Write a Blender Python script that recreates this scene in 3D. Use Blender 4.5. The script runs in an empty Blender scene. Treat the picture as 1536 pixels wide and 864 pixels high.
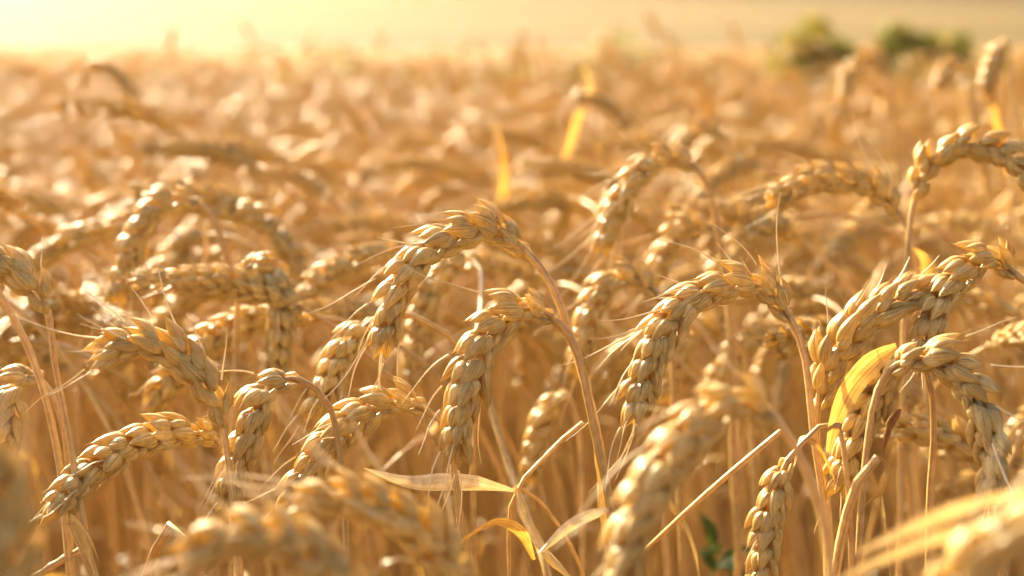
import bpy, math, random
import numpy as np
from mathutils import Vector, Matrix, Quaternion

SC = bpy.context.scene
COL = SC.collection
R = math.radians
random.seed(7)
RNG = np.random.default_rng(11)

# ------------------------------------------------------------------ camera
CAM_Z, PITCH, LENS = 1.10, R(11.7), 50.0
FPX = 1536 * LENS / 36.0
cam_d = bpy.data.cameras.new('camera')
cam_d.lens, cam_d.sensor_width = LENS, 36.0
cam_d.clip_start, cam_d.clip_end = 0.02, 2000
cam_d.dof.use_dof, cam_d.dof.focus_distance, cam_d.dof.aperture_fstop = True, 0.655, 5.0
cam_d.dof.aperture_blades = 0
cam = bpy.data.objects.new('camera', cam_d)
cam.location = (0, 0, CAM_Z)
cam.rotation_euler = (R(90) - PITCH, 0, 0)
COL.objects.link(cam)
SC.camera = cam

# ------------------------------------------------------------------ light
SUN_AZ, SUN_EL = R(-32), R(25)         # ahead of the camera, to its left, low
w = bpy.data.worlds.new('World'); SC.world = w; w.use_nodes = True
nt = w.node_tree
sky = nt.nodes.new('ShaderNodeTexSky')
sky.sky_type = 'NISHITA'; sky.sun_disc = False
sky.sun_elevation, sky.sun_rotation = SUN_EL, SUN_AZ
sky.air_density, sky.dust_density, sky.ozone_density = 0.5, 6.0, 0.0
bg = nt.nodes['Background']; bg.inputs[1].default_value = 0.11
nt.links.new(sky.outputs[0], bg.inputs[0])
sun_d = bpy.data.lights.new('sun', 'SUN')
sun_d.energy, sun_d.angle, sun_d.color = 4.8, R(0.6), (1.0, 0.9, 0.62)
sun = bpy.data.objects.new('sun', sun_d)
sun.rotation_euler = Vector((math.sin(SUN_AZ) * math.cos(SUN_EL), math.cos(SUN_AZ) * math.cos(SUN_EL), math.sin(SUN_EL))).to_track_quat('Z', 'Y').to_euler()
COL.objects.link(sun)

SC.render.engine = 'CYCLES'
vs = SC.view_settings
vs.view_transform, vs.look, vs.exposure, vs.gamma = 'Standard', 'None', 2.22, 1.0
cy = SC.cycles
cy.use_denoising = True
cy.max_bounces, cy.diffuse_bounces, cy.glossy_bounces, cy.transmission_bounces = 9, 6, 2, 6
cy.volume_bounces = 0
cy.sample_clamp_indirect = 6.0
cy.sample_clamp_direct = 0.0

# ------------------------------------------------------------------ helpers
FWD = np.array([0, math.cos(PITCH), -math.sin(PITCH)])
UPV = np.array([0, math.sin(PITCH), math.cos(PITCH)])
RGT = np.array([1.0, 0, 0])
CAMP = np.array([0, 0, CAM_Z])
def at(px, py, d):
    """The place of a point of the photograph at its real distance d (metres along the view)."""
    return CAMP + d * (FWD + RGT * (px - 768) / FPX - UPV * (py - 432) / FPX)
def project(p):
    v = np.asarray(p) - CAMP
    d = v @ FWD
    return 768 + FPX * (v @ RGT) / d, 432 - FPX * (v @ UPV) / d, d
def ground_z(y):
    return -0.032 * min(max(y - 1.0, 0), 6.0)

class MB:
    """Collects quads with a material index and a per-point vector 'huv'."""
    def __init__(s): s.v, s.f, s.h, s.m, s.n = [], [], [], [], 0
    def add(s, v, f, h, mi=0):
        s.v.append(np.asarray(v, float)); s.f.append(np.asarray(f, np.int64) + s.n); s.h.append(np.asarray(h, float))
        s.m.append(np.full(len(f), mi, np.int32)); s.n += len(v)
    def join(s, o, M=None, mi=None):
        for v, f, h, m in zip(o.v, o.f, o.h, o.m):
            vv = v if M is None else v @ M[:3, :3].T + M[:3, 3]
            s.v.append(vv); s.h.append(h); s.m.append(m if mi is None else np.full(len(m), mi, np.int32))
        off = s.n
        for f in o.f: s.f.append(f + off)
        s.n += o.n
    def mesh(s, name, mats):
        v = np.vstack(s.v); f = np.vstack(s.f); h = np.vstack(s.h); mi = np.concatenate(s.m)
        me = bpy.data.meshes.new(name)
        me.vertices.add(len(v)); me.vertices.foreach_set('co', v.ravel())
        me.loops.add(f.size); me.loops.foreach_set('vertex_index', f.ravel().astype(np.int32))
        me.polygons.add(len(f)); me.polygons.foreach_set('loop_start', np.arange(0, f.size, 4, dtype=np.int32))
        me.polygons.foreach_set('loop_total', np.full(len(f), 4, np.int32))
        for m in mats: me.materials.append(m)
        me.polygons.foreach_set('material_index', mi)
        me.polygons.foreach_set('use_smooth', np.ones(len(f), bool))
        a = me.attributes.new('huv', 'FLOAT_VECTOR', 'POINT'); a.data.foreach_set('vector', h.ravel())
        me.update(); me.validate()
        return me

def tube_faces(nu, nv):
    i, j = np.meshgrid(np.arange(nu - 1), np.arange(nv), indexing='ij')
    a = i * nv + j; b = i * nv + (j + 1) % nv
    return np.stack([a, b, b + nv, a + nv], -1).reshape(-1, 4)
def strip_faces(nu, nv):
    i, j = np.meshgrid(np.arange(nu - 1), np.arange(nv - 1), indexing='ij')
    a = i * nv + j
    return np.stack([a, a + 1, a + nv + 1, a + nv], -1).reshape(-1, 4)

def spline(pts, n):
    """Centripetal Catmull-Rom through pts, n samples per span."""
    P = np.asarray(pts, float)
    P = np.vstack([2 * P[0] - P[1], P, 2 * P[-1] - P[-2]])
    out, idx = [], [0]
    for k in range(1, len(P) - 2):
        p0, p1, p2, p3 = P[k - 1:k + 3]
        t = [0.0]
        for a, b in ((p0, p1), (p1, p2), (p2, p3)): t.append(t[-1] + max(np.linalg.norm(b - a), 1e-6) ** 0.5)
        for u in np.linspace(t[1], t[2], n, endpoint=False):
            A1 = (t[1] - u) / (t[1] - t[0]) * p0 + (u - t[0]) / (t[1] - t[0]) * p1
            A2 = (t[2] - u) / (t[2] - t[1]) * p1 + (u - t[1]) / (t[2] - t[1]) * p2
            A3 = (t[3] - u) / (t[3] - t[2]) * p2 + (u - t[2]) / (t[3] - t[2]) * p3
            B1 = (t[2] - u) / (t[2] - t[0]) * A1 + (u - t[0]) / (t[2] - t[0]) * A2
            B2 = (t[3] - u) / (t[3] - t[1]) * A2 + (u - t[1]) / (t[3] - t[1]) * A3
            out.append((t[2] - u) / (t[2] - t[1]) * B1 + (u - t[1]) / (t[2] - t[1]) * B2)
        idx.append(len(out))
    out.append(P[-2])
    return np.array(out), idx
def arclen(C):
    return np.concatenate([[0], np.cumsum(np.linalg.norm(np.diff(C, axis=0), axis=1))])
def resample(C, n):
    s = arclen(C); u = np.linspace(0, s[-1], n)
    return np.stack([np.interp(u, s, C[:, k]) for k in range(3)], 1)
def unit(v): return v / np.maximum(np.linalg.norm(v, axis=-1, keepdims=True), 1e-9)
def tangents(C): return unit(np.gradient(C, axis=0))
def frames(C, ref=None):
    """Parallel-transported normals along C."""
    T = tangents(C)
    if ref is None: ref = np.array([0.3, -1, 0.1])
    n = unit(ref - T[0] * (ref @ T[0])); N = [n]
    for k in range(1, len(C)):
        n = N[-1] - T[k] * (N[-1] @ T[k]); N.append(unit(n))
    N = np.array(N)
    return T, N, np.cross(T, N)

def tube(mb, C, rad, nv=8, mi=0, ridge=0.0, hs=0.02):
    T, N, B = frames(C)
    th = np.linspace(0, 2 * math.pi, nv, endpoint=False)
    rad = np.broadcast_to(np.asarray(rad, float), (len(C),))
    prof = 1 + ridge * np.cos(3 * th)
    v = C[:, None] + rad[:, None, None] * prof[None, :, None] * (np.cos(th)[None, :, None] * N[:, None] + np.sin(th)[None, :, None] * B[:, None])
    s = arclen(C) / hs
    h = np.stack([np.repeat(s, nv), np.tile(np.cos(th), len(C)), np.tile(np.sin(th), len(C))], 1)
    mb.add(v.reshape(-1, 3), tube_faces(len(C), nv), h, mi)

def ribbon(mb, C, width, side, twist=0.0, fold=0.25, mi=0, nv=5, base=0.35, rough=0.0, seed=0):
    """A dry blade: tapered, folded along its midrib, twisting, slightly rippled; two skins 0.25 mm apart."""
    C = resample(C, max(24, int(arclen(C)[-1] / 0.004)))
    T, N, B = frames(C, side)
    u = np.linspace(0, 1, len(C))
    wd = width * np.minimum(1, base + (1 - base) * np.minimum(u / 0.25, 1)) * np.clip((1 - u) * 2.2, 0.02, 1) ** 0.8
    rg = np.random.default_rng(seed + 50)
    ph = rg.uniform(0, 6, 4)
    tw = twist * u + 0.25 * np.sin(5 * u + ph[0])
    q = np.linspace(-1, 1, nv)
    ca, sa = np.cos(tw)[:, None], np.sin(tw)[:, None]
    S, U = ca * N + sa * B, -sa * N + ca * B
    lift = fold * np.abs(q)[None] + rough * np.sin(u[:, None] * 23 + q[None] * 2.5 + ph[1]) + 0.5 * rough * np.sin(u[:, None] * 61 - q[None] * 4 + ph[2])
    off = S[:, None] * (q[None, :, None] * wd[:, None, None] / 2) + U[:, None] * (lift * wd[:, None] / 2)[..., None]
    s = arclen(C) / 0.02
    h = np.stack([np.repeat(s, nv), np.tile(q * 1.6, len(C)), np.tile(q * 0.3, len(C))], 1)
    mb.add((C[:, None] + off).reshape(-1, 3), strip_faces(len(C), nv), h, mi)

# ------------------------------------------------------------------ materials
def nodes(name):
    m = bpy.data.materials.new(name); m.use_nodes = True
    t = m.node_tree; t.nodes.clear()
    return m, t, t.nodes.new, t.links.new
def ramp(n, stops):
    e = n.color_ramp.elements
    while len(e) < len(stops): e.new(0.5)
    for k, (p, c) in enumerate(stops): e[k].position = p; e[k].color = (*c, 1)
def straw_mat(name, streak, tones, trans_col, trans=0.3, rough=0.42, bump=0.25, stretch=(1.4, 5.0, 5.0), spec=0.5, island=True, mott=True):
    """Dry straw: long fibres along the piece, tone changing piece by piece, light passing through it."""
    m, t, N, L = nodes(name)
    out = N('ShaderNodeOutputMaterial'); at_ = N('ShaderNodeAttribute'); at_.attribute_name = 'huv'
    oi = N('ShaderNodeObjectInfo'); geo = N('ShaderNodeNewGeometry')
    add = N('ShaderNodeMath'); add.operation = 'ADD'
    L(oi.outputs['Random'], add.inputs[0])
    if island: L(geo.outputs['Random Per Island'], add.inputs[1])
    else: add.inputs[1].default_value = 0.37
    fr = N('ShaderNodeMath'); fr.operation = 'FRACT'; L(add.outputs[0], fr.inputs[0])
    mul = N('ShaderNodeVectorMath'); mul.operation = 'MULTIPLY'; L(at_.outputs['Vector'], mul.inputs[0]); mul.inputs[1].default_value = stretch
    sh = N('ShaderNodeVectorMath'); sh.operation = 'SCALE'; sh.inputs[0].default_value = (37, 19, 53); L(fr.outputs[0], sh.inputs['Scale'])
    va = N('ShaderNodeVectorMath'); va.operation = 'ADD'; L(mul.outputs[0], va.inputs[0]); L(sh.outputs[0], va.inputs[1])
    no = N('ShaderNodeTexNoise'); no.inputs['Scale'].default_value = 1.0; no.inputs['Detail'].default_value = 3.0; L(va.outputs[0], no.inputs['Vector'])
    rs = N('ShaderNodeValToRGB'); ramp(rs, streak); L(no.outputs['Fac'], rs.inputs[0])
    rt = N('ShaderNodeValToRGB'); ramp(rt, tones); L(fr.outputs[0], rt.inputs[0])
    mx = N('ShaderNodeMix'); mx.data_type = 'RGBA'; mx.blend_type = 'MULTIPLY'; mx.inputs[0].default_value = 1.0
    L(rs.outputs[0], mx.inputs[6]); L(rt.outputs[0], mx.inputs[7])
    colr = mx.outputs[2]
    if mott:   # weathering spots with a shape of their own
        n2 = N('ShaderNodeTexNoise'); n2.inputs['Scale'].default_value = 260; n2.inputs['Detail'].default_value = 2
        tc = N('ShaderNodeTexCoord'); L(tc.outputs['Object'], n2.inputs['Vector'])
        r2 = N('ShaderNodeValToRGB'); ramp(r2, [(0.35, (0.8, 0.72, 0.6)), (0.62, (1.05, 1.05, 1.05))]); L(n2.outputs['Fac'], r2.inputs[0])
        m2 = N('ShaderNodeMix'); m2.data_type = 'RGBA'; m2.blend_type = 'MULTIPLY'; m2.inputs[0].default_value = 0.7
        L(colr, m2.inputs[6]); L(r2.outputs[0], m2.inputs[7]); colr = m2.outputs[2]
    p = N('ShaderNodeBsdfPrincipled'); L(colr, p.inputs['Base Color']); p.inputs['Roughness'].default_value = rough
    p.inputs['Specular IOR Level'].default_value = spec
    bp = N('ShaderNodeBump'); bp.inputs['Strength'].default_value = bump; bp.inputs['Distance'].default_value = 0.0006
    L(no.outputs['Fac'], bp.inputs['Height']); L(bp.outputs[0], p.inputs['Normal'])
    tr = N('ShaderNodeBsdfTranslucent'); tm = N('ShaderNodeMix'); tm.data_type = 'RGBA'; tm.blend_type = 'MULTIPLY'; tm.inputs[0].default_value = 1.0
    L(colr, tm.inputs[6]); tm.inputs[7].default_value = (*trans_col, 1); L(tm.outputs[2], tr.inputs[0])
    ms = N('ShaderNodeMixShader'); ms.inputs[0].default_value = trans
    L(p.outputs[0], ms.inputs[1]); L(tr.outputs[0], ms.inputs[2]); L(ms.outputs[0], out.inputs[0])
    return m
HUSK = straw_mat('dry_husk', [(0.30, (0.37, 0.235, 0.07)), (0.43, (0.70, 0.52, 0.17)), (0.62, (0.87, 0.70, 0.32))],
                 [(0.0, (0.86, 0.80, 0.62)), (0.5, (0.98, 0.95, 0.84)), (1.0, (1.05, 1.05, 1.0))], (1.14, 1.03, 0.5), 0.38, 0.32, 0.9, (1.0, 7.5, 7.5), 0.45)
STEM = straw_mat('dry_stem', [(0.32, (0.46, 0.31, 0.11)), (0.5, (0.68, 0.51, 0.21)), (0.68, (0.82, 0.67, 0.35))],
                 [(0.0, (0.80, 0.70, 0.52)), (1.0, (1.0, 0.97, 0.9))], (1.2, 0.9, 0.5), 0.22, 0.38, 0.3, (0.35, 3.0, 3.0))
AWN = straw_mat('awn', [(0.3, (0.78, 0.62, 0.34)), (0.7, (0.9, 0.76, 0.48))], [(0.0, (0.95, 0.9, 0.8)), (1.0, (1, 1, 1))], (1.1, 1, 0.8), 0.15, 0.4, 0.0, (0.5, 2, 2), mott=False)
LEAF = straw_mat('dry_leaf', [(0.32, (0.42, 0.28, 0.1)), (0.5, (0.62, 0.46, 0.19)), (0.66, (0.78, 0.63, 0.33))],
                 [(0.0, (0.76, 0.64, 0.42)), (0.5, (0.95, 0.88, 0.72)), (1.0, (1, 1, 1))], (1.1, 0.9, 0.5), 0.15, 0.36, 0.3, (0.25, 7.0, 7.0))
GOLD = straw_mat('golden_leaf', [(0.36, (0.42, 0.25, 0.06)), (0.47, (0.68, 0.44, 0.11)), (0.62, (0.80, 0.57, 0.22))],
                 [(0.0, (0.8, 0.68, 0.5)), (1.0, (1, 1, 1))], (1.1, 0.90, 0.5), 0.40, 0.45, 0.5, (0.22, 6.0, 6.0))
PALE = straw_mat('pale_leaf', [(0.32, (0.56, 0.42, 0.2)), (0.5, (0.74, 0.60, 0.33)), (0.66, (0.84, 0.73, 0.48))],
                 [(0.0, (0.95, 0.86, 0.76)), (1.0, (1.02, .97, .95))], (1.1, 0.95, 0.65), 0.15, 0.4, 0.3, (0.25, 7.0, 7.0))
BROWN = straw_mat('brown_leaf', [(0.32, (0.24, 0.11, 0.035)), (0.5, (0.36, 0.18, 0.06)), (0.66, (0.5, 0.28, 0.1))],
                  [(0.0, (0.8, 0.75, 0.7)), (1.0, (1, 1, 1))], (1.2, 0.8, 0.4), 0.3, 0.5, 0.3, (0.25, 7.0, 7.0))
GREEN = straw_mat('green_leaf', [(0.3, (0.05, 0.085, 0.012)), (0.6, (0.09, 0.13, 0.02)), (0.75, (0.13, 0.17, 0.03))],
                  [(0.0, (0.8, 0.9, 0.7)), (1.0, (1.1, 1.05, 1))], (1.6, 1.5, 0.5), 0.45, 0.6, 0.2, (0.4, 3, 3), 0.2)
OLIVE = straw_mat('olive_leaf', [(0.3, (0.09, 0.11, 0.015)), (0.6, (0.14, 0.16, 0.025)), (0.75, (0.2, 0.2, 0.04))],
                  [(0.0, (0.8, 0.8, 0.7)), (1.0, (1.2, 1.1, 1))], (1.5, 1.4, 0.5), 0.5, 0.6, 0.2, (0.4, 3, 3), 0.2)
YOLIVE = straw_mat('hazed_yellow_olive_leaf', [(0.3, (0.18, 0.17, 0.025)), (0.6, (0.27, 0.24, 0.035)), (0.75, (0.36, 0.3, 0.07))],
                   [(0.0, (0.8, 0.8, 0.7)), (1.0, (1.2, 1.1, 1))], (1.4, 1.2, 0.5), 0.5, 0.6, 0.2, (0.4, 3, 3), 0.2)  # lighter yellow-olive; on the bushes its paleness is haze put into the colour
BARK = straw_mat('bark', [(0.3, (0.08, 0.05, 0.03)), (0.7, (0.2, 0.13, 0.08))], [(0, (0.9, 0.9, 0.9)), (1, (1, 1, 1))], (1, 1, 1), 0.0, 0.8, 0.5, (1, 3, 3))

def earth_mat(name, cols, scale, bump=0.6, stretch=(1, 1, 1)):
    m, t, N, L = nodes(name)
    out = N('ShaderNodeOutputMaterial'); p = N('ShaderNodeBsdfPrincipled'); p.inputs['Roughness'].default_value = 0.9; p.inputs['Specular IOR Level'].default_value = 0.05
    tc = N('ShaderNodeTexCoord'); n1 = N('ShaderNodeTexNoise'); n1.inputs['Scale'].default_value = scale; n1.inputs['Detail'].default_value = 8
    mp = N('ShaderNodeMapping'); mp.inputs['Scale'].default_value = stretch; L(tc.outputs['Object'], mp.inputs['Vector']); L(mp.outputs[0], n1.inputs['Vector'])
    r = N('ShaderNodeValToRGB'); ramp(r, cols); L(n1.outputs['Fac'], r.inputs[0]); L(r.outputs[0], p.inputs['Base Color'])
    b = N('ShaderNodeBump'); b.inputs['Strength'].default_value = bump; b.inputs['Distance'].default_value = 0.02; L(n1.outputs['Fac'], b.inputs['Height']); L(b.outputs[0], p.inputs['Normal'])
    L(p.outputs[0], out.inputs[0])
    return m
SOIL = earth_mat('soil_with_straw', [(0.3, (0.13, 0.075, 0.035)), (0.5, (0.24, 0.15, 0.07)), (0.65, (0.42, 0.28, 0.13))], 9)
CROP = earth_mat('ripe_crop', [(0.35, (0.08, 0.052, 0.016)), (0.5, (0.14, 0.092, 0.03)), (0.65, (0.21, 0.135, 0.045))], 0.35, 1.0, (.12, .5, 1))
VERGE = earth_mat('dry_verge', [(0.35, (0.16, 0.14, 0.05)), (0.5, (0.26, 0.21, 0.08)), (0.65, (0.36, 0.27, 0.11))], 1.2, 1.0)

# ------------------------------------------------------------------ object helpers
def link(name, me, parent=None):
    o = bpy.data.objects.new(name, me); COL.objects.link(o)
    if parent is not None: o.parent = parent
    return o
def tag(o, label=None, cat=None, group=None, kind=None):
    for k, v in (('label', label), ('category', cat), ('group', group), ('kind', kind)):
        if v: o[k] = v
    return o
def thing(name, loc, label, cat, group=None):
    o = bpy.data.objects.new(name, None); COL.objects.link(o)
    o.location = loc; o.empty_display_size = 0.02
    return tag(o, label, cat, group)

# ------------------------------------------------------------------ wheat pieces
def husk(mb, L, W, T, M, nu, nv, bow=0.0, beak=0.12, mi=0, seed=0):
    """One pointed, keeled husk growing along +Z from its base, its back towards +X."""
    rg = np.random.default_rng(seed + 50)
    s = np.linspace(0, 1, nu) ** 0.9
    body = np.clip(s / (1 - beak), 0, 1)
    r = np.sin(math.pi * np.clip(body, 0, 1) ** 0.74) ** 0.86
    r = np.maximum(r, 0.10 * (1 - body)) + 0.06 * (1 - s) * (s > 0.6) + 0.015
    r[0] = 0.16
    th = np.linspace(0, 2 * math.pi, nv, endpoint=False)
    c, sn = np.cos(th), np.sin(th)
    keel = 1 + 0.13 * np.clip(c, 0, 1) ** 6 + 0.025 * np.cos(7 * th + rg.uniform(0, 6))
    X = (c * np.where(c > 0, 1.0, 0.62) * keel)[None] * (r * T / 2)[:, None] + (bow * L * np.sin(math.pi * s * 0.9))[:, None]
    Y = (sn * keel)[None] * (r * W / 2)[:, None] + (0.04 * W * np.sin(3 * s + rg.uniform(0, 6)))[:, None]
    Z = np.repeat((s * L)[:, None], nv, 1)
    v = np.stack([X, Y, Z], -1).reshape(-1, 3)
    h = np.stack([np.repeat(s, nv), np.tile(c, nu), np.tile(sn, nu)], 1)
    mb.add(v @ M[:3, :3].T + M[:3, 3], tube_faces(nu, nv), h, mi)
def mat(loc, ax=0.0, ay=0.0, az=0.0):
    return np.array(Matrix.Translation(loc) @ Matrix.Rotation(az, 4, 'Z') @ Matrix.Rotation(ax, 4, 'X') @ Matrix.Rotation(ay, 4, 'Y'))
def spikelet_mb(seed, nu=12, nv=12, full=True):
    """A spikelet leaning out towards +X: two plump florets side by side, one between them, two short glumes outside."""
    rg = random.Random(seed); mb = MB(); mm = 0.001
    j = lambda a: rg.uniform(-a, a)
    for sd in (-1, 1):
        husk(mb, (17.6 + j(1.6)) * mm, (6.1 + j(.6)) * mm, (5.7 + j(.5)) * mm, mat((1.5 * mm, sd * 2.0 * mm, 0.6 * mm), ax=-sd * R(8 + j(4)), ay=R(16 + j(7)), az=sd * R(20 + j(8))), nu, nv, 0.025, 0.25 + j(.06), seed=seed * 9 + sd)
    husk(mb, (14.8 + j(1)) * mm, (6.1 + j(.5)) * mm, (5.6 + j(.4)) * mm, mat((2.6 * mm, j(.4) * mm, 2.4 * mm), ax=j(.06), ay=R(19 + j(7))), nu, nv, 0.03, 0.27, seed=seed * 9 + 3)
    if full:
        for sd in (-1, 1):
            husk(mb, (10.8 + j(1)) * mm, (5.6 + j(.4)) * mm, (3.4 + j(.3)) * mm, mat((1.0 * mm, sd * 3.0 * mm, -0.4 * mm), ax=-sd * R(12 + j(5)), ay=R(12 + j(5)), az=sd * R(48 + j(8))), max(6, nu - 2), nv, 0.06, 0.2, seed=seed * 9 + 5 + sd)
    return mb
SPIKE_MB = [spikelet_mb(k) for k in range(7)]
SPIKE_ME = [m.mesh('spikelet', [HUSK]) for m in SPIKE_MB]
SPIKE_LOW = [spikelet_mb(k + 40, 7, 7) for k in range(4)]
SPIKE_FAR = [spikelet_mb(k + 60, 6, 5, False) for k in range(3)]

def awn_mb(seed, L):
    rg = np.random.default_rng(seed); mb = MB()
    u = np.linspace(0, 1, 12)
    b = rg.uniform(-0.22, 0.22, 2)
    C = np.stack([b[0] * L * u ** 2, b[1] * L * u ** 2 + 0.02 * L * np.sin(6 * u), L * u], 1)
    tube(mb, C, 0.00044 * (1 - 0.7 * u), 5)
    return mb
AWN_LEN = [0.012, 0.017, 0.023, 0.030, 0.038]
AWN_MB = [awn_mb(k, l) for k, l in enumerate(AWN_LEN)]
AWN_ME = [m.mesh('awn', [AWN]) for m in AWN_MB]

def ear_layout(C, X0, roll=0.0, k=1.0, rg=random, spacing=0.0058):
    """Places of the spikelets of an ear along its centreline C: [(4x4, scale, t, side)]. X0: sideways reference."""
    L = arclen(C)[-1]; n = max(9, int(round(L / (spacing * k))))
    D = resample(C, n * 4 + 1); T, N, B = frames(D, X0)
    out = []
    for i in range(n):
        t = (i + 0.2) / n * 0.90
        q = min(int(t * n * 4), n * 4)
        tt, nn = T[q], N[q]; bb = np.cross(tt, nn)
        side = 1 if i % 2 else -1
        a = roll + rg.uniform(-.1, .1)
        x = side * (math.cos(a) * nn + math.sin(a) * bb); y = np.cross(tt, x)
        sc = 1.17 * k * (0.70 + 0.30 * min(t / 0.18, 1)) * (1 - 0.26 * max(0, (t - 0.55) / 0.35)) * rg.uniform(0.93, 1.08)
        M = np.eye(4); M[:3, 0], M[:3, 1], M[:3, 2], M[:3, 3] = x, y, tt, D[q]
        tilt = np.array(Matrix.Rotation(R(rg.uniform(-6, 9)), 4, 'Y') @ Matrix.Rotation(R(rg.uniform(-8, 8)), 4, 'X'))
        out.append((M @ tilt, sc, t, side))
    q = int(n * 4 * 0.885); tt, nn = T[q], N[q]                       # the last spikelet stands across the others
    a = roll + math.pi / 2
    x = math.cos(a) * nn + math.sin(a) * np.cross(tt, nn); M = np.eye(4)
    M[:3, 0], M[:3, 1], M[:3, 2], M[:3, 3] = x, np.cross(tt, x), tt, D[q] - 0.002 * k * x
    out.append((M, 0.95 * k, 0.93, 1))
    return out

# ------------------------------------------------------------------ a wheat stalk standing where the photograph shows it
EARS = []          # (pixel centre of the ear, short description) of the described stalks
ROOTS = []
def stalk(label, ear, stem, d, short=None, k=1.0, roll=-35, awns=8, awn_len=(1, 4), dt=0.0, ds=0.0, rad=0.0015, leaves=(), seed=None, group='ripe wheat stalks', root_dx=0.02, root_dy=0.05, bare=False):
    """ear: pixels from the neck to the tip; stem: pixels from the neck down; d: distance of the neck; dt, ds: how much nearer or
    farther the tip and the low end of the stem are. Below the frame the stem goes on to its root in the soil."""
    rg = random.Random(seed if seed is not None else label)
    ne, ns = len(ear), len(stem)
    E = [at(p[0], p[1], d + dt * (i / (ne - 1)) ** 1.3) for i, p in enumerate(ear)]
    S = [at(p[0], p[1], d + ds * (i + 1) / ns) for i, p in enumerate(stem)]
    low, prev = S[-1], (S[-2] if ns > 1 else E[0])
    dirn = unit(low - prev)
    hx = float(np.clip(dirn[0] / max(-dirn[2], 0.4), -0.3, 0.3))
    z = low[2]
    g = ground_z(low[1])
    mid = np.array([low[0] + hx * 0.18 * z * 1.4, low[1] + root_dy * 0.4, g + (z - g) * 0.5])
    root = np.array([mid[0] + hx * 0.06 + root_dx, low[1] + root_dy, g])
    ROOTS.append(root[:2])
    ctrl = [root, mid] + S[::-1] + E
    C, idx = spline(ctrl, 14)
    iN = idx[2 + ns]
    st, ec = C[:iN + 2], C[iN:]
    t = thing('wheat_stalk', root, label, 'wheat stalk', group)
    mb = MB(); sl = arclen(st); u = sl / sl[-1]
    node_h = [sl[-1] - x for x in (0.30, 0.52, 0.72)]
    rr = rad * (1.6 - 0.65 * u ** 2)
    for nh in node_h: rr = rr + rad * 0.42 * np.exp(-((sl - nh) / 0.004) ** 2)
    rr = rr + rad * 0.25 * np.exp(-((sl[-1] - sl) / 0.006) ** 2)
    st2 = resample(st, 90); rr = np.interp(np.linspace(0, sl[-1], 90), sl, rr)
    p1, p2, p3 = (rg.uniform(0, 6) for _ in range(3)); wob = np.array([[math.sin(i * .9 + p1) * .5 + math.sin(i * .37 + p2), math.cos(i * .7 + p3) * .5 + math.sin(i * .29 + p1), 0] for i in range(90)]) * (np.sin(np.linspace(0, math.pi, 90)) ** .5)[:, None] * 0.0007
    tube(mb, st2 + wob - root, rr, 10, 0, 0.05)
    link('stem', mb.mesh('stem', [STEM]), t)
    if not bare:
        rb = MB(); tube(rb, resample(ec, 24)[:22] - root, np.linspace(0.0013, 0.0007, 22) * k, 6)
        eo = link('ear', rb.mesh('rachis', [STEM]), t)
        X0 = np.cross(unit(ec[len(ec) // 2] - ec[0]), FWD)
        if X0[2] < 0: X0 = -X0
        lay = ear_layout(ec - root, X0, R(roll), k, rg)
        for M, sc, tq, side in lay:
            o = link('spikelet', rg.choice(SPIKE_ME), eo)
            o.matrix_basis = Matrix((M @ np.diag([sc, sc * rg.choice((1, -1)), sc, 1])).tolist()) if False else Matrix((M @ np.diag([sc, sc, sc, 1])).tolist())
        pick = sorted(range(len(lay)), key=lambda i: rg.random() - 0.9 * lay[i][2])[:int(awns * 1.5)]
        for i in pick:
            M, sc, tq, side = lay[i]
            o = link('awn', AWN_ME[rg.randint(*awn_len)], eo); sg = rg.choice((-1, 1))
            Q = Matrix(M.tolist()) @ Matrix.Translation((0.0055 * sc, sg * 0.0041 * sc, 0.0152 * sc)) @ Matrix.Rotation(-sg * R(rg.uniform(0, 14)), 4, 'X') @ Matrix.Rotation(R(rg.uniform(8, 28)), 4, 'Y')
            o.matrix_basis = Q
        m = project(ec[len(ec) // 2]); EARS.append((m[0], m[1], short))
    for n, lf in enumerate(leaves):
        add_leaf(t, root, *lf, seed=rg.randint(0, 999))
    return t
def add_leaf(parent, root, pts, width, mt, twist=0.6, fold=0.3, label=None, side=(0, -0.4, 1), seed=0, rough=0.06, base=0.35):
    C, _ = spline([at(*p) for p in pts], 14)
    mb = MB(); ribbon(mb, C - root, width, np.array(side, float), twist, fold, rough=rough, seed=seed, base=base)
    o = link('leaf', mb.mesh('leaf', [mt]), parent)
    if label: o['label'] = label
    return o

D = []
S = stalk
# ---- sharp ones
S('tall wheat stalk arching left mid-field, its ear topmost of the sharp ones', [(790, 377), (742, 345), (672, 358), (612, 408), (585, 470), (574, 540)],
  [(830, 432), (856, 500), (882, 590), (902, 690), (916, 780), (926, 880)], .655, 'the tall middle ear', roll=-38, awns=10, dt=-.01, ds=.0, rad=.0019, leaves=[([(884, 606, .652), (898, 660, .65), (908, 760, .65), (922, 900, .65)], .011, LEAF, .5, .5)])
S('wheat stalk whose plump ear hangs just below and right of the tall middle ear', [(832, 478), (785, 462), (733, 500), (708, 560), (690, 630), (682, 702)],
  [(858, 510), (874, 560), (892, 650), (912, 745), (930, 864)], .645, 'the plump hanging ear', roll=-40, awns=8, dt=-.012, rad=.0019,
  leaves=[([(918, 765, .645), (880, 778, .64), (845, 800, .635), (805, 832, .63)], .0058, PALE, 1.2, .9)])
S('wheat stalk with long bristly ear bending left, right of the plump hanging ear', [(1186, 478), (1148, 430), (1075, 432), (1008, 478), (968, 560), (950, 655)],
  [(1206, 530), (1214, 590), (1220, 650), (1232, 740), (1242, 860)], .655, 'the bristly bent ear', roll=-36, awns=17, awn_len=(2, 4), dt=-.008, rad=.00165)
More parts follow.
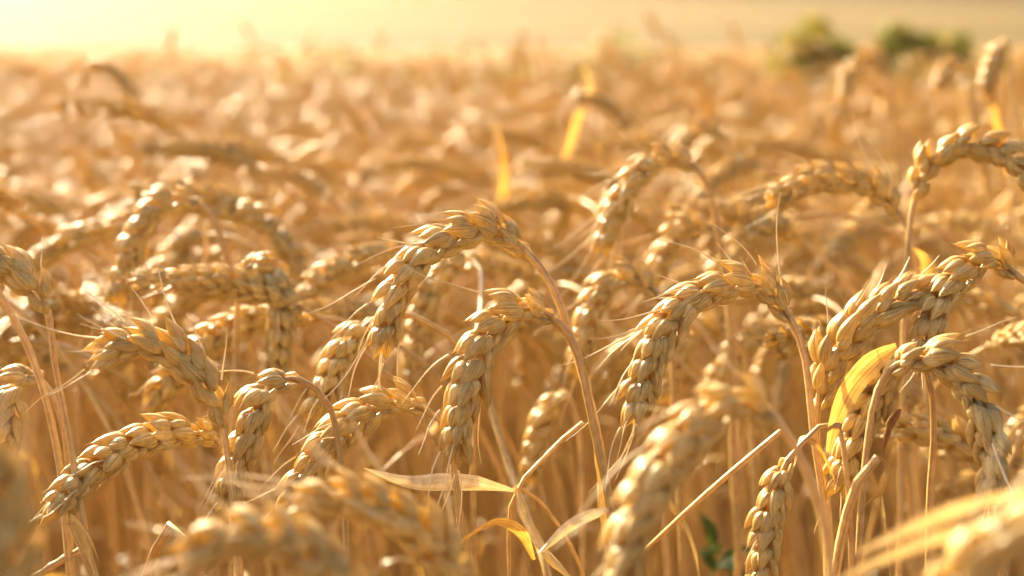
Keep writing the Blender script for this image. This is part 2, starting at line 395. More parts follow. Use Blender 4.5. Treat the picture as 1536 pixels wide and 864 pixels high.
S('wheat stalk with pale silvery ear pointing left, awns spread at its tip', [(334, 640), (318, 590), (284, 545), (222, 515), (140, 532)],
  [(343, 690), (350, 760), (356, 860)], .63, 'the pale ear pointing left', roll=28, awns=13, awn_len=(1, 4), dt=-.01, k=1.02)
S('wheat stalk with ear sagging to the lower left beneath the pale silvery ear', [(328, 662), (280, 650), (205, 662), (130, 712), (72, 782)],
  [(345, 700), (352, 760), (362, 870)], .69, 'the sagging low ear', roll=-34, awns=5, dt=-.075, awn_len=(0, 2))
S('wheat stalk with short-necked ear hanging to the right of the pale silvery ear', [(447, 568), (405, 578), (380, 632), (355, 695), (332, 765)],
  [(480, 588), (500, 622), (512, 700), (520, 860)], .645, 'the short-necked ear', roll=-34, awns=9, awn_len=(0, 2), dt=-.004, k=.95)
S('wheat stalk with ear sloping down left, tucked below the plump hanging ear', [(636, 612), (585, 602), (515, 640), (468, 700), (430, 760)],
  [(662, 632), (680, 690), (690, 780), (694, 870)], .66, 'the sloping ear below', roll=-36, awns=5, awn_len=(1, 3), dt=-.006)
S('wheat stalk with short ear half hidden behind the tip of the tall middle ear', [(560, 480), (522, 515), (498, 560), (470, 625)],
  [(606, 470), (650, 490), (690, 520), (706, 600), (712, 760), (712, 870)], .74, 'the half hidden ear', roll=-36, awns=4, dt=-.02,
  leaves=[([(690, 560, .80), (650, 640, .86), (612, 668, .88), (570, 708, .88)], .011, GOLD, .8, .3, 'bright yellow backlit leaf')])
S('wheat stalk with thin pale stem at the left edge, ear leaving the frame', [(72, 468), (54, 432), (12, 404), (-50, 392), (-110, 420)],
  [(82, 550), (100, 640), (122, 760), (142, 880)], .63, 'the left edge ear', roll=30, awns=5, awn_len=(0, 2), rad=.0014)
S('wheat stalk with small drooping ear at the left edge, below the thin pale stem', [(60, 568), (30, 572), (16, 620), (5, 690)],
  [(90, 620), (104, 720), (110, 870)], .70, 'the small edge ear', roll=-34, awns=3, k=.9)
S('bare wheat stalk curving up to the left edge beside the thin pale stem', [(-4, 438), (-25, 420), (-70, 430), (-120, 470)],
  [(34, 505), (66, 590), (88, 690), (108, 870)], .66, None, rad=.0017, awns=2)
S('upright wheat stalk with ear leaning right, golden leaf hanging from its foot', [(1226, 612), (1238, 555), (1278, 498), (1340, 450), (1398, 430)],
  [(1226, 660), (1240, 740), (1246, 870)], .672, 'the upright leaning ear', k=1.14, roll=12, awns=9, awn_len=(0, 1), dt=.01)
S('wheat stalk with ear bending down from the right edge of the frame', [(1524, 412), (1490, 385), (1432, 420), (1402, 470), (1380, 545)],
  [(1556, 440), (1580, 520), (1590, 660), (1596, 870)], .68, 'the right edge ear', roll=-38, awns=4, awn_len=(0, 1), dt=-.01)
H13 = S('wheat stalk with shaded ear hanging behind the golden leaf, right of the upright leaning ear', [(1372, 532), (1330, 562), (1298, 620), (1276, 680), (1262, 738)],
  [(1392, 560), (1400, 640), (1396, 740), (1392, 870)], .655, 'the golden-leafed shaded ear', roll=-36, awns=3, awn_len=(0, 1), dt=.0,
  leaves=[([(1345, 520, .646), (1318, 536, .642), (1280, 575, .637), (1256, 622, .634), (1240, 690, .636)], .0100, GOLD, .45, .35, 'bright golden backlit leaf', (.82, .1, -.57)),
          ([(1190, 700, .64), (1202, 655, .638), (1224, 662, .638), (1246, 700, .642), (1258, 745, .65)], .0065, GOLD, .8, .3),
          ([(1352, 614, .645), (1340, 640, .646), (1326, 680, .65)], .007, BROWN, .3, .4, 'dark brown withered leaf')])
S('wheat stalk with silvery ear arching to the right, its awns pointing right', [(1332, 556), (1378, 537), (1440, 562), (1475, 625), (1490, 745)],
  [(1312, 600), (1298, 690), (1290, 780), (1284, 870)], .635, 'the silvery right ear', roll=34, awns=8, awn_len=(2, 4), dt=-.02)
S('wheat stalk with ear lying level, half hidden behind the silvery right ear', [(1480, 705), (1440, 668), (1390, 648), (1336, 640)],
  [(1496, 760), (1500, 870)], .76, None, roll=30, awns=3)
S('wheat stalk with small bleached ear hanging beneath the golden leaf', [(1182, 690), (1168, 722), (1152, 790), (1138, 880)],
  [(1206, 662), (1252, 628), (1268, 690), (1276, 870)], .635, 'the small bleached ear', roll=-30, awns=4, awn_len=(0, 2), k=.86, rad=.0012)
# ---- close to the lens, strongly blurred
S('large blurred wheat ear close to the lens, bending left below the bristly ear', [(1165, 628), (1112, 602), (1040, 642), (985, 722), (948, 800), (925, 900)],
  [(1202, 690), (1232, 770), (1246, 880)], .49, 'the large blurred ear', roll=-35, awns=12, awn_len=(2, 4), dt=-.02)
S('blurred bright wheat ear at the bottom edge, nearer to the lens than its twin', [(560, 925), (505, 862), (445, 818), (375, 800), (275, 835)],
  [(580, 980), (590, 1040)], .435, 'the bright blurred ear', k=.92, roll=28, awns=7, dt=-.01)
S('blurred wheat ear at the bottom edge, just above and right of its brighter twin', [(700, 905), (668, 835), (612, 785), (535, 750), (445, 745)],
  [(715, 960), (720, 1020)], .49, None, k=.94, roll=28, awns=9, awn_len=(2, 4), dt=-.01)
S('very blurred upright wheat ear filling the lower left corner', [(4, 935), (10, 850), (0, 770), (-24, 690)],
  [(34, 980), (30, 1060)], .38, None, roll=20, awns=5, dt=.0)
S('very blurred wheat ear in the lower right corner with long pale leaf blades', [(1400, 935), (1455, 855), (1530, 805), (1620, 790)],
  [(1385, 1000), (1380, 1060)], .38, None, roll=24, awns=6, k=.88,
  leaves=[([(1600, 735, .42), (1500, 750, .415), (1400, 780, .41), (1280, 832, .41)], .0055, PALE, .5, .3), ([(1560, 790, .4), (1440, 800, .4), (1330, 838, .4), (1240, 880, .4)], .0045, PALE, .5, .3)])
# ---- just beyond the sharp ones
S('softly blurred wheat ear standing tall behind the bristly bent ear, long awns', [(1046, 252), (1004, 236), (952, 268), (920, 325), (900, 382)],
  [(1068, 300), (1082, 380), (1094, 480), (1098, 620), (1104, 760), (1106, 870)], .86, 'the tall blurred ear', roll=-36, awns=12, awn_len=(2, 4), rad=.0019)
S('softly blurred wheat ear lying nearly level, high above the upright leaning ear', [(1352, 325), (1310, 282), (1235, 268), (1150, 300)],
  [(1372, 380), (1386, 460), (1392, 600), (1394, 870)], .84, 'the level blurred ear', roll=-30, awns=9, awn_len=(2, 4),
  leaves=[([(1390, 470, .84), (1398, 430, .83), (1388, 390, .83), (1370, 372, .83)], .011, GOLD, .2, .3, 'bright yellow blurred leaf')])
S('dark glossy wheat ear arching out of the top right edge', [(1372, 300), (1392, 252), (1436, 222), (1500, 228), (1560, 280)],
  [(1364, 350), (1358, 420), (1352, 600), (1350, 870)], .78, 'the arching dark ear', roll=-20, awns=3, dt=-.02)
S('blurred wheat ear curled down behind the bristly bent ear', [(1072, 345), (1030, 338), (998, 378), (982, 425)],
  [(1090, 390), (1100, 500), (1108, 870)], .93, None, roll=-36, awns=4, k=.95)
S('blurred wheat ear just left of the bristly bent ear, arching left', [(985, 440), (945, 412), (898, 445), (875, 510), (862, 560)],
  [(1000, 480), (1008, 560), (1016, 700), (1024, 870)], .82, 'the arch beside the bristly ear', roll=-36, awns=4,
  leaves=[([(1000, 745, .72), (1024, 775, .715), (1042, 815, .71), (1052, 880, .71)], .0085, LEAF, .5, .45)])
S('tall blurred wheat stalk with curved bare neck in the left half of the field', [(302, 306), (252, 302), (212, 340), (190, 400), (172, 458)],
  [(328, 348), (350, 420), (370, 495), (388, 570), (398, 700), (404, 870)], .86, 'the tall curved neck', roll=-36, awns=5, rad=.0019)
S('blurred wheat ear arching right, beside the tall curved neck', [(318, 322), (365, 318), (415, 350), (445, 405), (462, 470)],
  [(308, 380), (302, 480), (300, 870)], 1.0, None, roll=34, awns=4)
S('blurred wheat ear hanging straight down with bright glinting top, beside the tall curved neck', [(366, 405), (392, 398), (418, 440), (421, 500), (416, 575)],
  [(358, 450), (352, 560), (348, 870)], .80, 'the glinting hanging ear', roll=62, awns=4)
S('blurred wheat ear stretched level near the left edge', [(196, 344), (130, 350), (70, 382), (20, 430)], [(214, 390), (222, 500), (226, 870)], 1.02, None, roll=-34, awns=4)
M10 = S('blurred wheat ear hanging right behind the tall middle ear, stem with folded leaves below', [(712, 392), (672, 400), (640, 455), (622, 520), (612, 600)],
  [(722, 450), (716, 520), (735, 600), (768, 715), (796, 790), (822, 870)], .90, 'the ear with folded leaves', roll=-36, awns=3, ds=-.2, rad=.0018,
  leaves=[([(770, 738, .67), (735, 732, .665), (680, 724, .66), (610, 722, .66), (545, 702, .66)], .0080, PALE, .9, .55, 'long folded leaf with bright upper edge', (0, -.5, 1)),
          ([(800, 840, .655), (780, 800, .65), (752, 786, .645), (710, 802, .64), (662, 842, .64)], .0062, GOLD, .5, .4, 'curled yellow backlit leaf'),
          ([(775, 728, .67), (792, 770, .665), (822, 822, .66), (870, 880, .66)], .014, LEAF, .4, .6)])
S('blurred wheat ear low behind the bristly bent ear, half covered by it', [(1092, 498), (1050, 490), (1015, 540), (1000, 600)], [(1120, 540), (1128, 640), (1130, 870)], .88, None, roll=-36, awns=3)
S('blurred wheat ear low between the plump hanging ear and the large blurred ear', [(850, 590), (826, 610), (806, 665), (795, 720)], [(866, 630), (872, 720), (874, 870)], .88, None, roll=-36, awns=3, k=.95)
S('tall blurred wheat stalk rising above the others near the right edge', [(1512, 60), (1492, 90), (1478, 140)], [(1520, 130), (1520, 250), (1512, 500), (1508, 870)], 1.25, None, roll=-30, awns=2, leaves=[([(1514, 260, 1.25), (1500, 200, 1.24), (1490, 150, 1.24), (1496, 95, 1.24)], .008, GOLD, .4, .2, 'bright yellow blurred leaf', (1, .1, .1))])
S('tall blurred wheat stalk before the green bushes, arching left', [(1330, 112), (1302, 86), (1276, 110), (1264, 150)], [(1340, 170), (1344, 300), (1346, 870)], 1.45, None, roll=-30, awns=3)
S('tall blurred wheat stalk right of the green bushes, arching left', [(1446, 92), (1424, 98), (1404, 132)], [(1456, 150), (1460, 300), (1462, 870)], 1.6, None, roll=-30, awns=3)
S('faint hazy wheat ear curving right in the upper left', [(128, 104), (158, 100), (186, 122), (202, 150)], [(118, 150), (112, 300), (110, 870)], 1.5, None, roll=30, awns=2)
S('blurred wheat ear draped left above the middle of the field, sunlit rim', [(852, 150), (890, 148), (920, 165), (944, 192)], [(842, 200), (838, 300), (836, 870)], 1.45, None, roll=28, awns=3, leaves=[([(840, 260, 1.45), (866, 180, 1.44), (886, 130, 1.44), (872, 92, 1.44)], .007, GOLD, .5, .3, 'bright yellow blurred leaf', (1, .1, .2))])
S('blurred wheat ear arching behind the tall blurred ear with long awns', [(1088, 205), (1056, 194), (1026, 214), (1010, 250)], [(1104, 260), (1112, 380), (1116, 870)], 1.25, None, roll=-32, awns=3)

# ---- broken straws
def straw(label, pts, rad=.0016, root=True, leaf=None):
    P = [at(*p) for p in pts]
    if root:
        P = P + [np.array([P[-1][0] + .01, P[-1][1] + .03, ground_z(P[-1][1])])]
    C, _ = spline(P, 12); base = P[-1] if root else P[0]
    t = thing('broken_straw', base, label, 'straw', 'broken straws among the stalks')
    mb = MB(); n = 60; C2 = resample(C, n); tube(mb, C2 - base, rad * (1 + .12 * np.sin(np.arange(n) * .7)), 9, 0, .1)
    link('stem', mb.mesh('stem', [STEM]), t)
    for lf in leaf or (): add_leaf(t, base, *lf)
straw('thin bare straw slanting up right below the golden leaf', [(1172, 646, .63), (1125, 685, .635), (1072, 730, .645), (1025, 772, .655), (980, 815, .67), (925, 880, .69)], .0011)
straw('kinked straw with curled strip of leaf below the shaded ear', [(1318, 686, .62), (1296, 706, .622), (1274, 760, .63), (1258, 830, .635), (1250, 900, .64)], .0019,
      leaf=[([(1318, 686, .62), (1332, 700, .618), (1326, 735, .618), (1304, 752, .62), (1290, 768, .622)], .0045, LEAF, 1.4, .2), ([(1322, 740, .62), (1330, 800, .62), (1340, 900, .63)], .004, LEAF, .6, .3)])
straw('snapped straw with torn pale sheath in the bottom left', [(108, 784, .62), (122, 812, .622), (136, 850, .626), (146, 900, .63)], .0022,
      leaf=[([(140, 860, .622), (120, 812, .618), (108, 782, .616), (128, 800, .61), (150, 845, .61)], .006, LEAF, .4, .5)])
straw('straw snapped over at its top, right of the torn sheath', [(278, 812, .66), (262, 782, .66), (240, 812, .665), (218, 870, .67)], .0019)
straw('straw lying aslant in the bottom left corner', [(126, 824, .66), (90, 842, .66), (50, 868, .66), (0, 900, .67)], .0018, root=False)
straw('thin straw rising right from the stem with folded leaves', [(874, 634, .70), (838, 664, .69), (800, 705, .675), (778, 728, .67), (766, 760, .672), (764, 880, .68)], .0010)
straw('thin dark straw bending down right from the stem with folded leaves', [(776, 728, .675), (806, 748, .68), (845, 800, .69), (880, 880, .70)], .0009)
straw('blurred straw with bright yellow upright leaf, high behind the tall middle ear', [(742, 190, 1.2), (748, 300, 1.2), (750, 500, 1.2)], .0015, leaf=[([(748, 320, 1.2), (758, 270, 1.19), (756, 230, 1.19), (746, 190, 1.19)], .0075, GOLD, .5, .3, None, (1, .1, .1))])
straw('pale blurred straw lying level near the left edge', [(-20, 520, .9), (60, 512, .9), (140, 540, .9), (200, 580, .92)], .002, root=False)

# ------------------------------------------------------------------ wheat of the middle distance: kinds of stalk, then copies
def proto(kind, seed, low):
    """Local pieces of a stalk rooted at the origin, its ear drooping towards +X."""
    rg = random.Random(seed)
    H = rg.uniform(.80, .90)
    droop = {'upright': 35, 'nodding': 95, 'arching': 135, 'hanging': 165}[kind] + rg.uniform(-12, 12)
    n = 60; L = rg.uniform(.070, .110); neck = rg.uniform(.05, .14)
    tot = H + neck + L
    s = np.linspace(0, tot, 160); ang = np.zeros(160)
    lean = R(rg.uniform(2, 7))
    for i, q in enumerate(s):
        f = min(max((q - H * .72) / (tot - H * .72 - .30 * L), 0), 1)
        ang[i] = lean + (R(droop) - lean) * f ** 2.6
    ds = s[1] - s[0]
    wob = rg.uniform(-.25, .25)
    C = np.cumsum(np.stack([np.sin(ang), wob * np.sin(ang) * .5, np.cos(ang)], 1) * ds, 0)
    C -= C[0]
    iN = int((H + neck) / tot * 159)
    st, ec = C[:iN + 1], C[iN:]
    stem, ear, leaf = MB(), MB(), MB()
    m = 40 if low else 60
    tube(stem, resample(st, m), np.linspace(.0024, .0014, m), 5 if low else 7)
    tube(ear, resample(ec, 12), .001, 4, 1)
    lay = ear_layout(ec, np.array([0, 0, 1.0]) if rg.random() < .7 else np.array([0, 1.0, .3]), R(rg.uniform(-40, 40)), rg.uniform(.84, 1.06), rg,   .0058 if not low else .0060)
    src = SPIKE_FAR if low else SPIKE_LOW
    for M, sc, t, sd in lay:
        ear.join(rg.choice(src), M @ np.diag([sc, sc, sc, 1]), 0)
    if not low:
        for M, sc, t, sd in rg.sample(lay, 6):
            ear.join(rg.choice(AWN_MB[:4]), np.array(Matrix(M.tolist()) @ Matrix.Translation((.006, 0, .0135)) @ Matrix.Rotation(R(20), 4, 'Y')), 1)
    for k in range(1):
        h = rg.uniform(.40, .80); i0 = int(h * H / tot * 159); p = C[i0]
        a = rg.uniform(0, 6.28); o = np.array([math.cos(a), math.sin(a), 0]); ln = rg.uniform(.05, .12)
        pts = [p, p + o * ln * .25 + [0, 0, ln * .3], p + o * ln * .6 + [0, 0, ln * .25], p + o * ln * .8 + [0, 0, -ln * .3]]
        ribbon(leaf, spline(pts, 8)[0], rg.uniform(.006, .010), np.array([o[1], -o[0], .2]), rg.uniform(-1.5, 1.5), .35, 0, 3 if low else 5, rough=.05, seed=seed + k)
    return stem, ear, leaf, C[iN:].mean(0), droop
KINDS = ['nodding', 'arching', 'arching', 'hanging', 'arching', 'nodding', 'hanging', 'arching', 'nodding', 'arching', 'hanging', 'nodding', 'arching', 'hanging', 'arching', 'upright']
MID = []
for q, kd in enumerate(KINDS):
    a, b, c, ec, dr = proto(kd, 100 + q, False)
    MID.append((a.mesh('stem', [STEM]), b.mesh('ear', [HUSK, STEM]), c.mesh('leaf', [GOLD if q in (2, 7) else LEAF]), ec, kd))

def heading(rg):
    """Most ears lean the way the wind laid them: to the left, some any way."""
    return math.pi + rg.normalvariate(0, .55) if rg.random() < .72 else rg.uniform(0, 6.283)
rg = random.Random(5)
placed = []
tries = 0
while len(placed) < 255 and tries < 60000:
    tries += 1
    d = .79 + .73 * rg.random() ** 1.1
    x = rg.uniform(-.40, .40) * d * 1.08
    if any((x - p[0]) ** 2 + (d - p[1]) ** 2 < .026 ** 2 for p in placed): continue
    q = rg.randrange(len(MID) - 1); th = heading(rg); sc = rg.uniform(.86, 1.05)
    e = MID[q][3] * sc
    ex, ey = x + e[0] * math.cos(th) - e[1] * math.sin(th), d + e[0] * math.sin(th) + e[1] * math.cos(th)
    u, v, dd = project((ex, ey, e[2] + ground_z(d)))
    if dd < .775: continue
    if v < max(345 - 330 * (d - .79), 165) or v > 585 - 60 * rg.random(): continue
    if d < 1.3 and any((u - k[0]) ** 2 + (v - k[1]) ** 2 < (75 if k[1] < 480 else 45) ** 2 for k in EARS): continue
    placed.append((x, d, q, th, sc, u, v))
root0 = thing('wheat_stalk', (0, 0, 0), 'wheat ear', 'wheat stalk', 'ripe wheat stalks')
used_labels = {}
NEAR = [e for e in EARS if e[2]]
def describe(u, v, d, kd, th):
    c = math.cos(th)
    lean = 'left' if c < -.45 else 'right' if c > .45 else 'forward' if math.sin(th) < 0 else 'away'
    e = min(NEAR, key=lambda k: (k[0] - u) ** 2 + (k[1] - v) ** 2)
    dx, dy = u - e[0], v - e[1]
    rel = ('above' if dy < 0 else 'below') if abs(dy) > abs(dx) else ('left of' if dx < 0 else 'right of')
    far = 'soft' if d < 1.0 else 'blurred' if d < 1.3 else 'hazy'
    return far, kd, lean, rel, e[2]
rows = sorted(((p, describe(p[5], p[6], p[1], KINDS[p[2]], p[3])) for p in placed), key=lambda r: r[0][1])
count = {}
for p, k in rows: count[k] = count.get(k, 0) + 1
seen = {}
ORD = ['nearest', 'second', 'third', 'fourth', 'fifth', 'sixth', 'seventh', 'eighth', 'ninth', 'tenth', 'eleventh', 'twelfth', 'thirteenth', 'fourteenth']
for n, (p, k) in enumerate(rows):
    x, y, q, th, sc, u, v = p
    seen[k] = seen.get(k, 0) + 1
    lab = f'{k[0]} {k[1]} ear turned {k[2]}, {k[3]} {k[4]}'
    if count[k] > 1: lab += ', nearest there' if seen[k] == 1 else f', {ORD[min(seen[k] - 1, 13)]} nearest'
    t = root0 if n == 0 else root0.copy()
    if n: COL.objects.link(t)
    t.location = (x, y, ground_z(y)); t.rotation_euler = (0, 0, th); t.scale = (sc,) * 3
    t['label'] = lab
    for nm, me in zip(('stem', 'ear', 'leaf'), MID[q][:3]): link(nm, me, t)

# ------------------------------------------------------------------ the rest of the crop: thousands of stalks nobody could count, as one object
def scatter(name, label, pts, rots, scales, idx, protos):
    """A cloud of points whose geometry nodes set one of the given stalks on each."""
    src = bpy.data.collections.new(name + '_kinds')
    for k, me in enumerate(protos):
        src.objects.link(bpy.data.objects.new(f'{name}_kind_{k:02d}', me))
    me = bpy.data.meshes.new(name); me.vertices.add(len(pts)); me.vertices.foreach_set('co', np.asarray(pts, float).ravel())
    a = me.attributes.new('rot', 'FLOAT_VECTOR', 'POINT'); a.data.foreach_set('vector', np.asarray(rots, float).ravel())
    a = me.attributes.new('scl', 'FLOAT', 'POINT'); a.data.foreach_set('value', np.asarray(scales, float))
    a = me.attributes.new('kid', 'INT', 'POINT'); a.data.foreach_set('value', np.asarray(idx, np.int32))
    o = link(name, me); tag(o, label, 'crop', None, 'stuff')
    ng = bpy.data.node_groups.new(name, 'GeometryNodeTree')
    ng.interface.new_socket('Geometry', in_out='INPUT', socket_type='NodeSocketGeometry')
    ng.interface.new_socket('Geometry', in_out='OUTPUT', socket_type='NodeSocketGeometry')
    N, L = ng.nodes.new, ng.links.new
    gi, go = N('NodeGroupInput'), N('NodeGroupOutput')
    ci = N('GeometryNodeCollectionInfo'); ci.inputs[0].default_value = src; ci.inputs['Separate Children'].default_value = True; ci.inputs['Reset Children'].default_value = True
    ip = N('GeometryNodeInstanceOnPoints'); ip.inputs['Pick Instance'].default_value = True
    def attr(nm, ty):
        n = N('GeometryNodeInputNamedAttribute'); n.data_type = ty; n.inputs['Name'].default_value = nm; return n.outputs[0]
    L(gi.outputs[0], ip.inputs['Points']); L(ci.outputs[0], ip.inputs['Instance']); L(attr('kid', 'INT'), ip.inputs['Instance Index'])
    er = N('FunctionNodeEulerToRotation'); L(attr('rot', 'FLOAT_VECTOR'), er.inputs[0]); L(er.outputs[0], ip.inputs['Rotation'])
    L(attr('scl', 'FLOAT'), ip.inputs['Scale']); L(ip.outputs[0], go.inputs[0])
    md = o.modifiers.new('scatter', 'NODES'); md.node_group = ng
    return o
FAR = []
for q, kd in enumerate(KINDS):
    a, b, c, ec, dr = proto(kd, 300 + q, True)
    m = MB(); m.join(a, mi=1); m.join(b)
    if q % 3 == 0: m.join(c, mi=3 if q in (6, 9) else 2)
    FAR.append(m.mesh('stalk', [HUSK, STEM, LEAF, GOLD]))
pts, rots, scs, ids = [], [], [], []
def put(x, y, sc):
    pts.append((x, y, ground_z(y))); rots.append((rg.uniform(-.06, .06), rg.uniform(-.06, .06), heading(rg))); scs.append(sc); ids.append(rg.randrange(len(FAR)))
n = 0
while n < 8200:
    y = math.sqrt(rg.uniform(.3 ** 2, 5.6 ** 2)); y += max(0, rg.normalvariate(0, .6)) if y > 4.9 else 0; x = rg.uniform(-1, 1) * (.48 * y + .45)
    if abs(x) < .41 * y + .05 and y < 1.55: continue
    if y < .8 and abs(x) < .42: continue
    put(x, y, rg.uniform(.84, 1.03) * (rg.uniform(1, 1.13) if y > 3.2 and rg.random() < .22 else 1.0)); n += 1
scatter('wheat_crop', 'dense golden wheat crop blurring away behind the sharp stalks', pts, rots, scs, ids, FAR)

# ------------------------------------------------------------------ far setting
def sheet(name, x0, x1, ys, zf, material, label, kind='structure', nx=2):
    xs = np.linspace(x0, x1, nx)
    v = np.array([(x, y, zf(x, y)) for y in ys for x in xs]); mb = MB()
    mb.add(v, strip_faces(len(ys), nx)[:, ::-1], np.stack([v[:, 0] * .1, v[:, 1] * .1, v[:, 0] * 0], 1))
    o = link(name, mb.mesh(name, [material])); tag(o, label, name.replace('_', ' '), None, kind); return o
sheet('ground', -318, 318, list(np.linspace(-20, 10, 40)) + [20, 60, 168], lambda x, y: ground_z(y), SOIL, 'brown soil with straw litter under the wheat', nx=12)
sheet('verge', -60, 60, np.linspace(7.4, 11.5, 8), lambda x, y: ground_z(y) + .03, VERGE, 'dry grassy strip between the two fields')

# second field beyond the strip: clumps of ripe wheat standing on a closed canopy
def clump(seed):
    rg2 = random.Random(seed); mb = MB()
    for k in range(26):
        x, y = rg2.uniform(-.22, .22), rg2.uniform(-.22, .22); h = rg2.uniform(.62, .86); a = rg2.uniform(2.2, 4.1)
        o = np.array([math.cos(a), math.sin(a), 0])
        b = np.array([x, y, 0]); C = spline([b, b + [0, 0, h], b + o * .05 + [0, 0, h + .04], b + o * .10 + [0, 0, h]], 5)[0]
        tube(mb, C, np.interp(np.arange(len(C)), [0, 5, 7, 11, 15], [.002, .002, .005, .009, .003]), 4, 0)
    return mb.mesh('clump', [HUSK])
CL = [clump(k) for k in range(5)]
pts, rots, scs, ids = [], [], [], []
for _ in range(2600):
    y = 11.3 + 2.6 * rg.random() ** 1.3; x = rg.uniform(-1, 1) * (.5 * y + 4)
    pts.append((x, y, ground_z(y))); rots.append((0, 0, rg.uniform(-.4, .4))); scs.append(rg.uniform(.74, .90)); ids.append(rg.randrange(5))
scatter('far_wheat_crop', 'far golden wheat field as a soft pale band', pts, rots, scs, ids, CL)
sheet('field', -400, 400, [12.4, 16, 20, 30, 40, 60, 90, 130, 150, 158], lambda x, y: ground_z(y) + .66 + .04 * math.sin(x * .7 + y) + .002 * max(0, y - 60), CROP, 'smooth pale golden field stretching to the far trees', nx=30)

def leafy(name, base, w_, h_, n, mats, label, cat, leaf=.05, seed=0, group=None, limbs=5):
    """A shrub or tree: trunk with limbs, crown of many leaf faces gathered in uneven clumps."""
    r2 = np.random.default_rng(seed); t = thing(name, base, label, cat, group)
    tm = MB(); tips = []
    for k in range(limbs):
        a = r2.uniform(0, 6.28); e = np.array([math.cos(a) * w_ * r2.uniform(.15, .42), math.sin(a) * w_ * r2.uniform(.15, .42), h_ * r2.uniform(.5, .9)])
        C = spline([np.zeros(3), e * [.25, .25, .45], e], 8)[0]; tube(tm, C, np.linspace(.02, .006, len(C)) * h_, 6); tips.append(e)
    link('trunk', tm.mesh('trunk', [BARK]), t)
    cm = MB(); cl = []
    for k in range(46):
        dv = unit(r2.normal(0, 1, 3)) * r2.uniform(.15, 1) ** .6
        e = np.array([0, 0, h_ * .56]) + dv * [w_ * .42, w_ * .42, h_ * .40]
        e[2] += h_ * .07 * math.sin(9 * dv[0] + seed); cl.append((e, r2.uniform(.09, .17) * min(w_, h_)))
    P, F, Hh, Mi = [], [], [], []
    for i in range(n):
        c, rad = cl[r2.integers(len(cl))]; d = unit(r2.normal(0, 1, 3)); p = c + d * rad * r2.uniform(.5, 1) ** .5
        p[2] = max(p[2], .03)
        a, b = unit(np.cross(d, r2.normal(0, 1, 3))), None; b = unit(np.cross(d, a) + d * r2.uniform(-.5, .5)); l = leaf * r2.uniform(.6, 1.3)
        q = np.array([p - a * l * .25, p + b * l * .5 - a * l * .02, p + a * l * .28 + b * l * .5, p + b * l * 1.0][:4]); q = np.array([p, p + a * l * .3 + b * l * .45, p + b * l, p - a * l * .3 + b * l * .45])
        P.append(q); F.append(np.arange(4)[None] + 4 * i); Hh.append(np.array([[0, 0, 0], [.5, 1, 0], [1, 0, 0], [.5, -1, 0.]])); Mi.append(int(r2.integers(len(mats))))
    cm.v, cm.f, cm.h, cm.m, cm.n = P, F, Hh, [np.array([m], np.int32) for m in Mi], 4 * n
    link('crown', cm.mesh('crown', mats), t)
    return t
def foot(px, d): 
    p = at(px, 100, d); return (p[0], p[1], ground_z(p[1]) + .03)
leafy('bush', foot(1218, 8.0), .78, 1.16, 10000, [YOLIVE, OLIVE, YOLIVE], 'taller olive green bush beyond the wheat', 'bush', .05, 3, 'bushes at the field edge')  # paler leaves mixed in to paint the haze lying over the bushes
leafy('bush', foot(1376, 8.2), .80, 1.08, 9000, [OLIVE, OLIVE, YOLIVE], 'darker green low bush beyond the wheat, nearer the right edge', 'bush', .05, 4, 'bushes at the field edge')
leafy('bush', foot(1298, 8.1), .90, 1.09, 8000, [YOLIVE, OLIVE, OLIVE], 'pale yellow-green bush behind and between the other two bushes', 'bush', .05, 5, 'bushes at the field edge')
WEEDS = [(655, 8.6, .9, .98, 'drab green weed clump beyond the wheat, above the middle of the field'), (1010, 8.4, .7, .93, 'low brown weed clump left of the bushes'),
         (1090, 8.7, .8, .95, 'brown weed clump close beside the olive bush'), (920, 8.9, .9, .95, 'brown weed clump halfway between the drab clump and the bushes'),
         (780, 9.0, .9, .92, 'brown weed clump just right of the drab green clump'), (480, 8.8, .9, .9, 'brown weed clump left of the drab green clump'),
         (1480, 8.6, .8, .93, 'weed clump right of the bushes'), (250, 9.2, .9, .88, 'brown weed clump far left at the field edge')]
for k, (px, d, ww, hh, lb) in enumerate(WEEDS):
    leafy('weed_clump', foot(px, d), ww, hh, 1800, [BROWN, OLIVE, OLIVE, LEAF], lb, 'weeds', .06, 30 + k, 'dry weed clumps at the field edge')
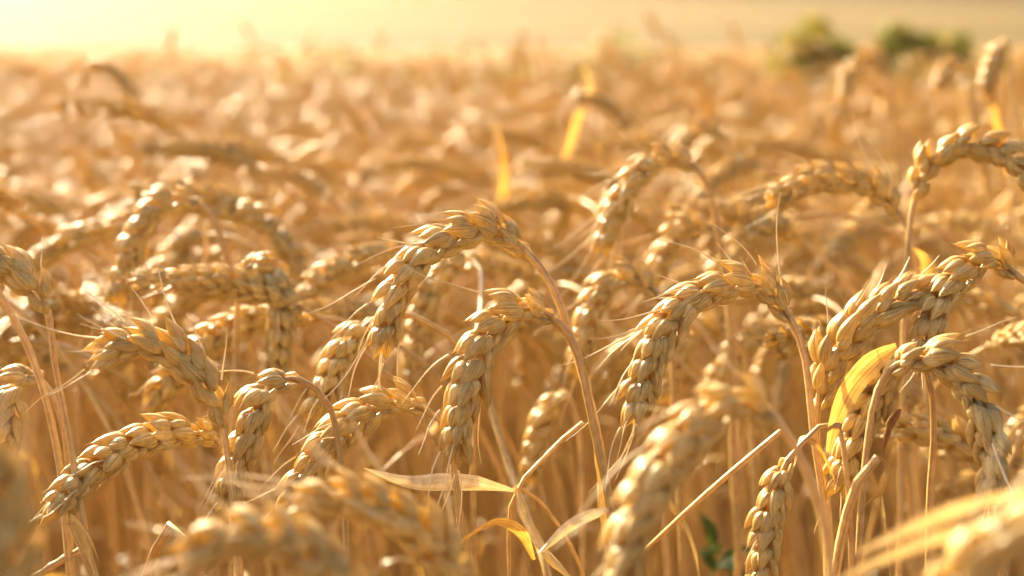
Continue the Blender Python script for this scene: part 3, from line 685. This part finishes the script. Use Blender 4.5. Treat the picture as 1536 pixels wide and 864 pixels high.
# far trees
for k in range(24):
    x, y, hh, ww = -66 + 5.8 * k + 2 * math.sin(5 * k), 150 + 3 * math.sin(3 * k), 6.6 + 1.2 * math.sin(7 * k), 9.5
    leafy('tree', (x, y, ground_z(y)), ww, hh, 1400, [OLIVE, GREEN, YOLIVE], 'hazy far tree in the row along the end of the fields', 'tree', .55, 60 + k, 'far row of trees')

# green weed low between the stalks
wb = at(1072, 850, .98); wb = np.array([wb[0], wb[1], ground_z(wb[1])])
t = thing('weed', wb, 'small green weed low between the straw stems', 'weed')
r3 = np.random.default_rng(9)
tip = at(1072, 822, .98) - wb
sm = MB(); tube(sm, spline([np.zeros(3), tip * [.5, .5, .5] + [.01, 0, 0], tip * .97], 10)[0], .0018, 6); link('stem', sm.mesh('stem', [GREEN]), t)
for k in range(16):
    a = r3.uniform(0, 6.28); o = np.array([math.cos(a), math.sin(a), r3.uniform(-.1, .5)]) * r3.uniform(.02, .036); p = tip * r3.uniform(.9, 1.0)
    lm = MB(); ribbon(lm, spline([p, p + o * .5 + [0, 0, .006], p + o], 8)[0], .010, np.array([-o[1], o[0], .001]), .2, .25, rough=.05, base=.2, seed=k)
    link('leaf', lm.mesh('leaf', [GREEN]), t)

# ------------------------------------------------------------------ warm dusty air
hb = MB(); x0, x1, y0, y1, z0, z1 = -320, 320, -30, 170, -1.2, 10.5
v = [(x, y, z) for z in (z0, z1) for y in (y0, y1) for x in (x0, x1)]
hb.add(v, [(0, 2, 3, 1), (4, 5, 7, 6), (0, 1, 5, 4), (2, 6, 7, 3), (0, 4, 6, 2), (1, 3, 7, 5)], np.zeros((8, 3)))
m, t, N, L = nodes('dusty_air')
out = N('ShaderNodeOutputMaterial'); pv = N('ShaderNodeVolumePrincipled')
pv.inputs['Color'].default_value = (.33, .25, .15, 1); pv.inputs['Density'].default_value = .007; pv.inputs['Anisotropy'].default_value = .82
L(pv.outputs[0], out.inputs['Volume'])
hz = link('haze', hb.mesh('haze', [m])); tag(hz, 'warm dusty sunlit air over the fields', 'haze', None, 'stuff')
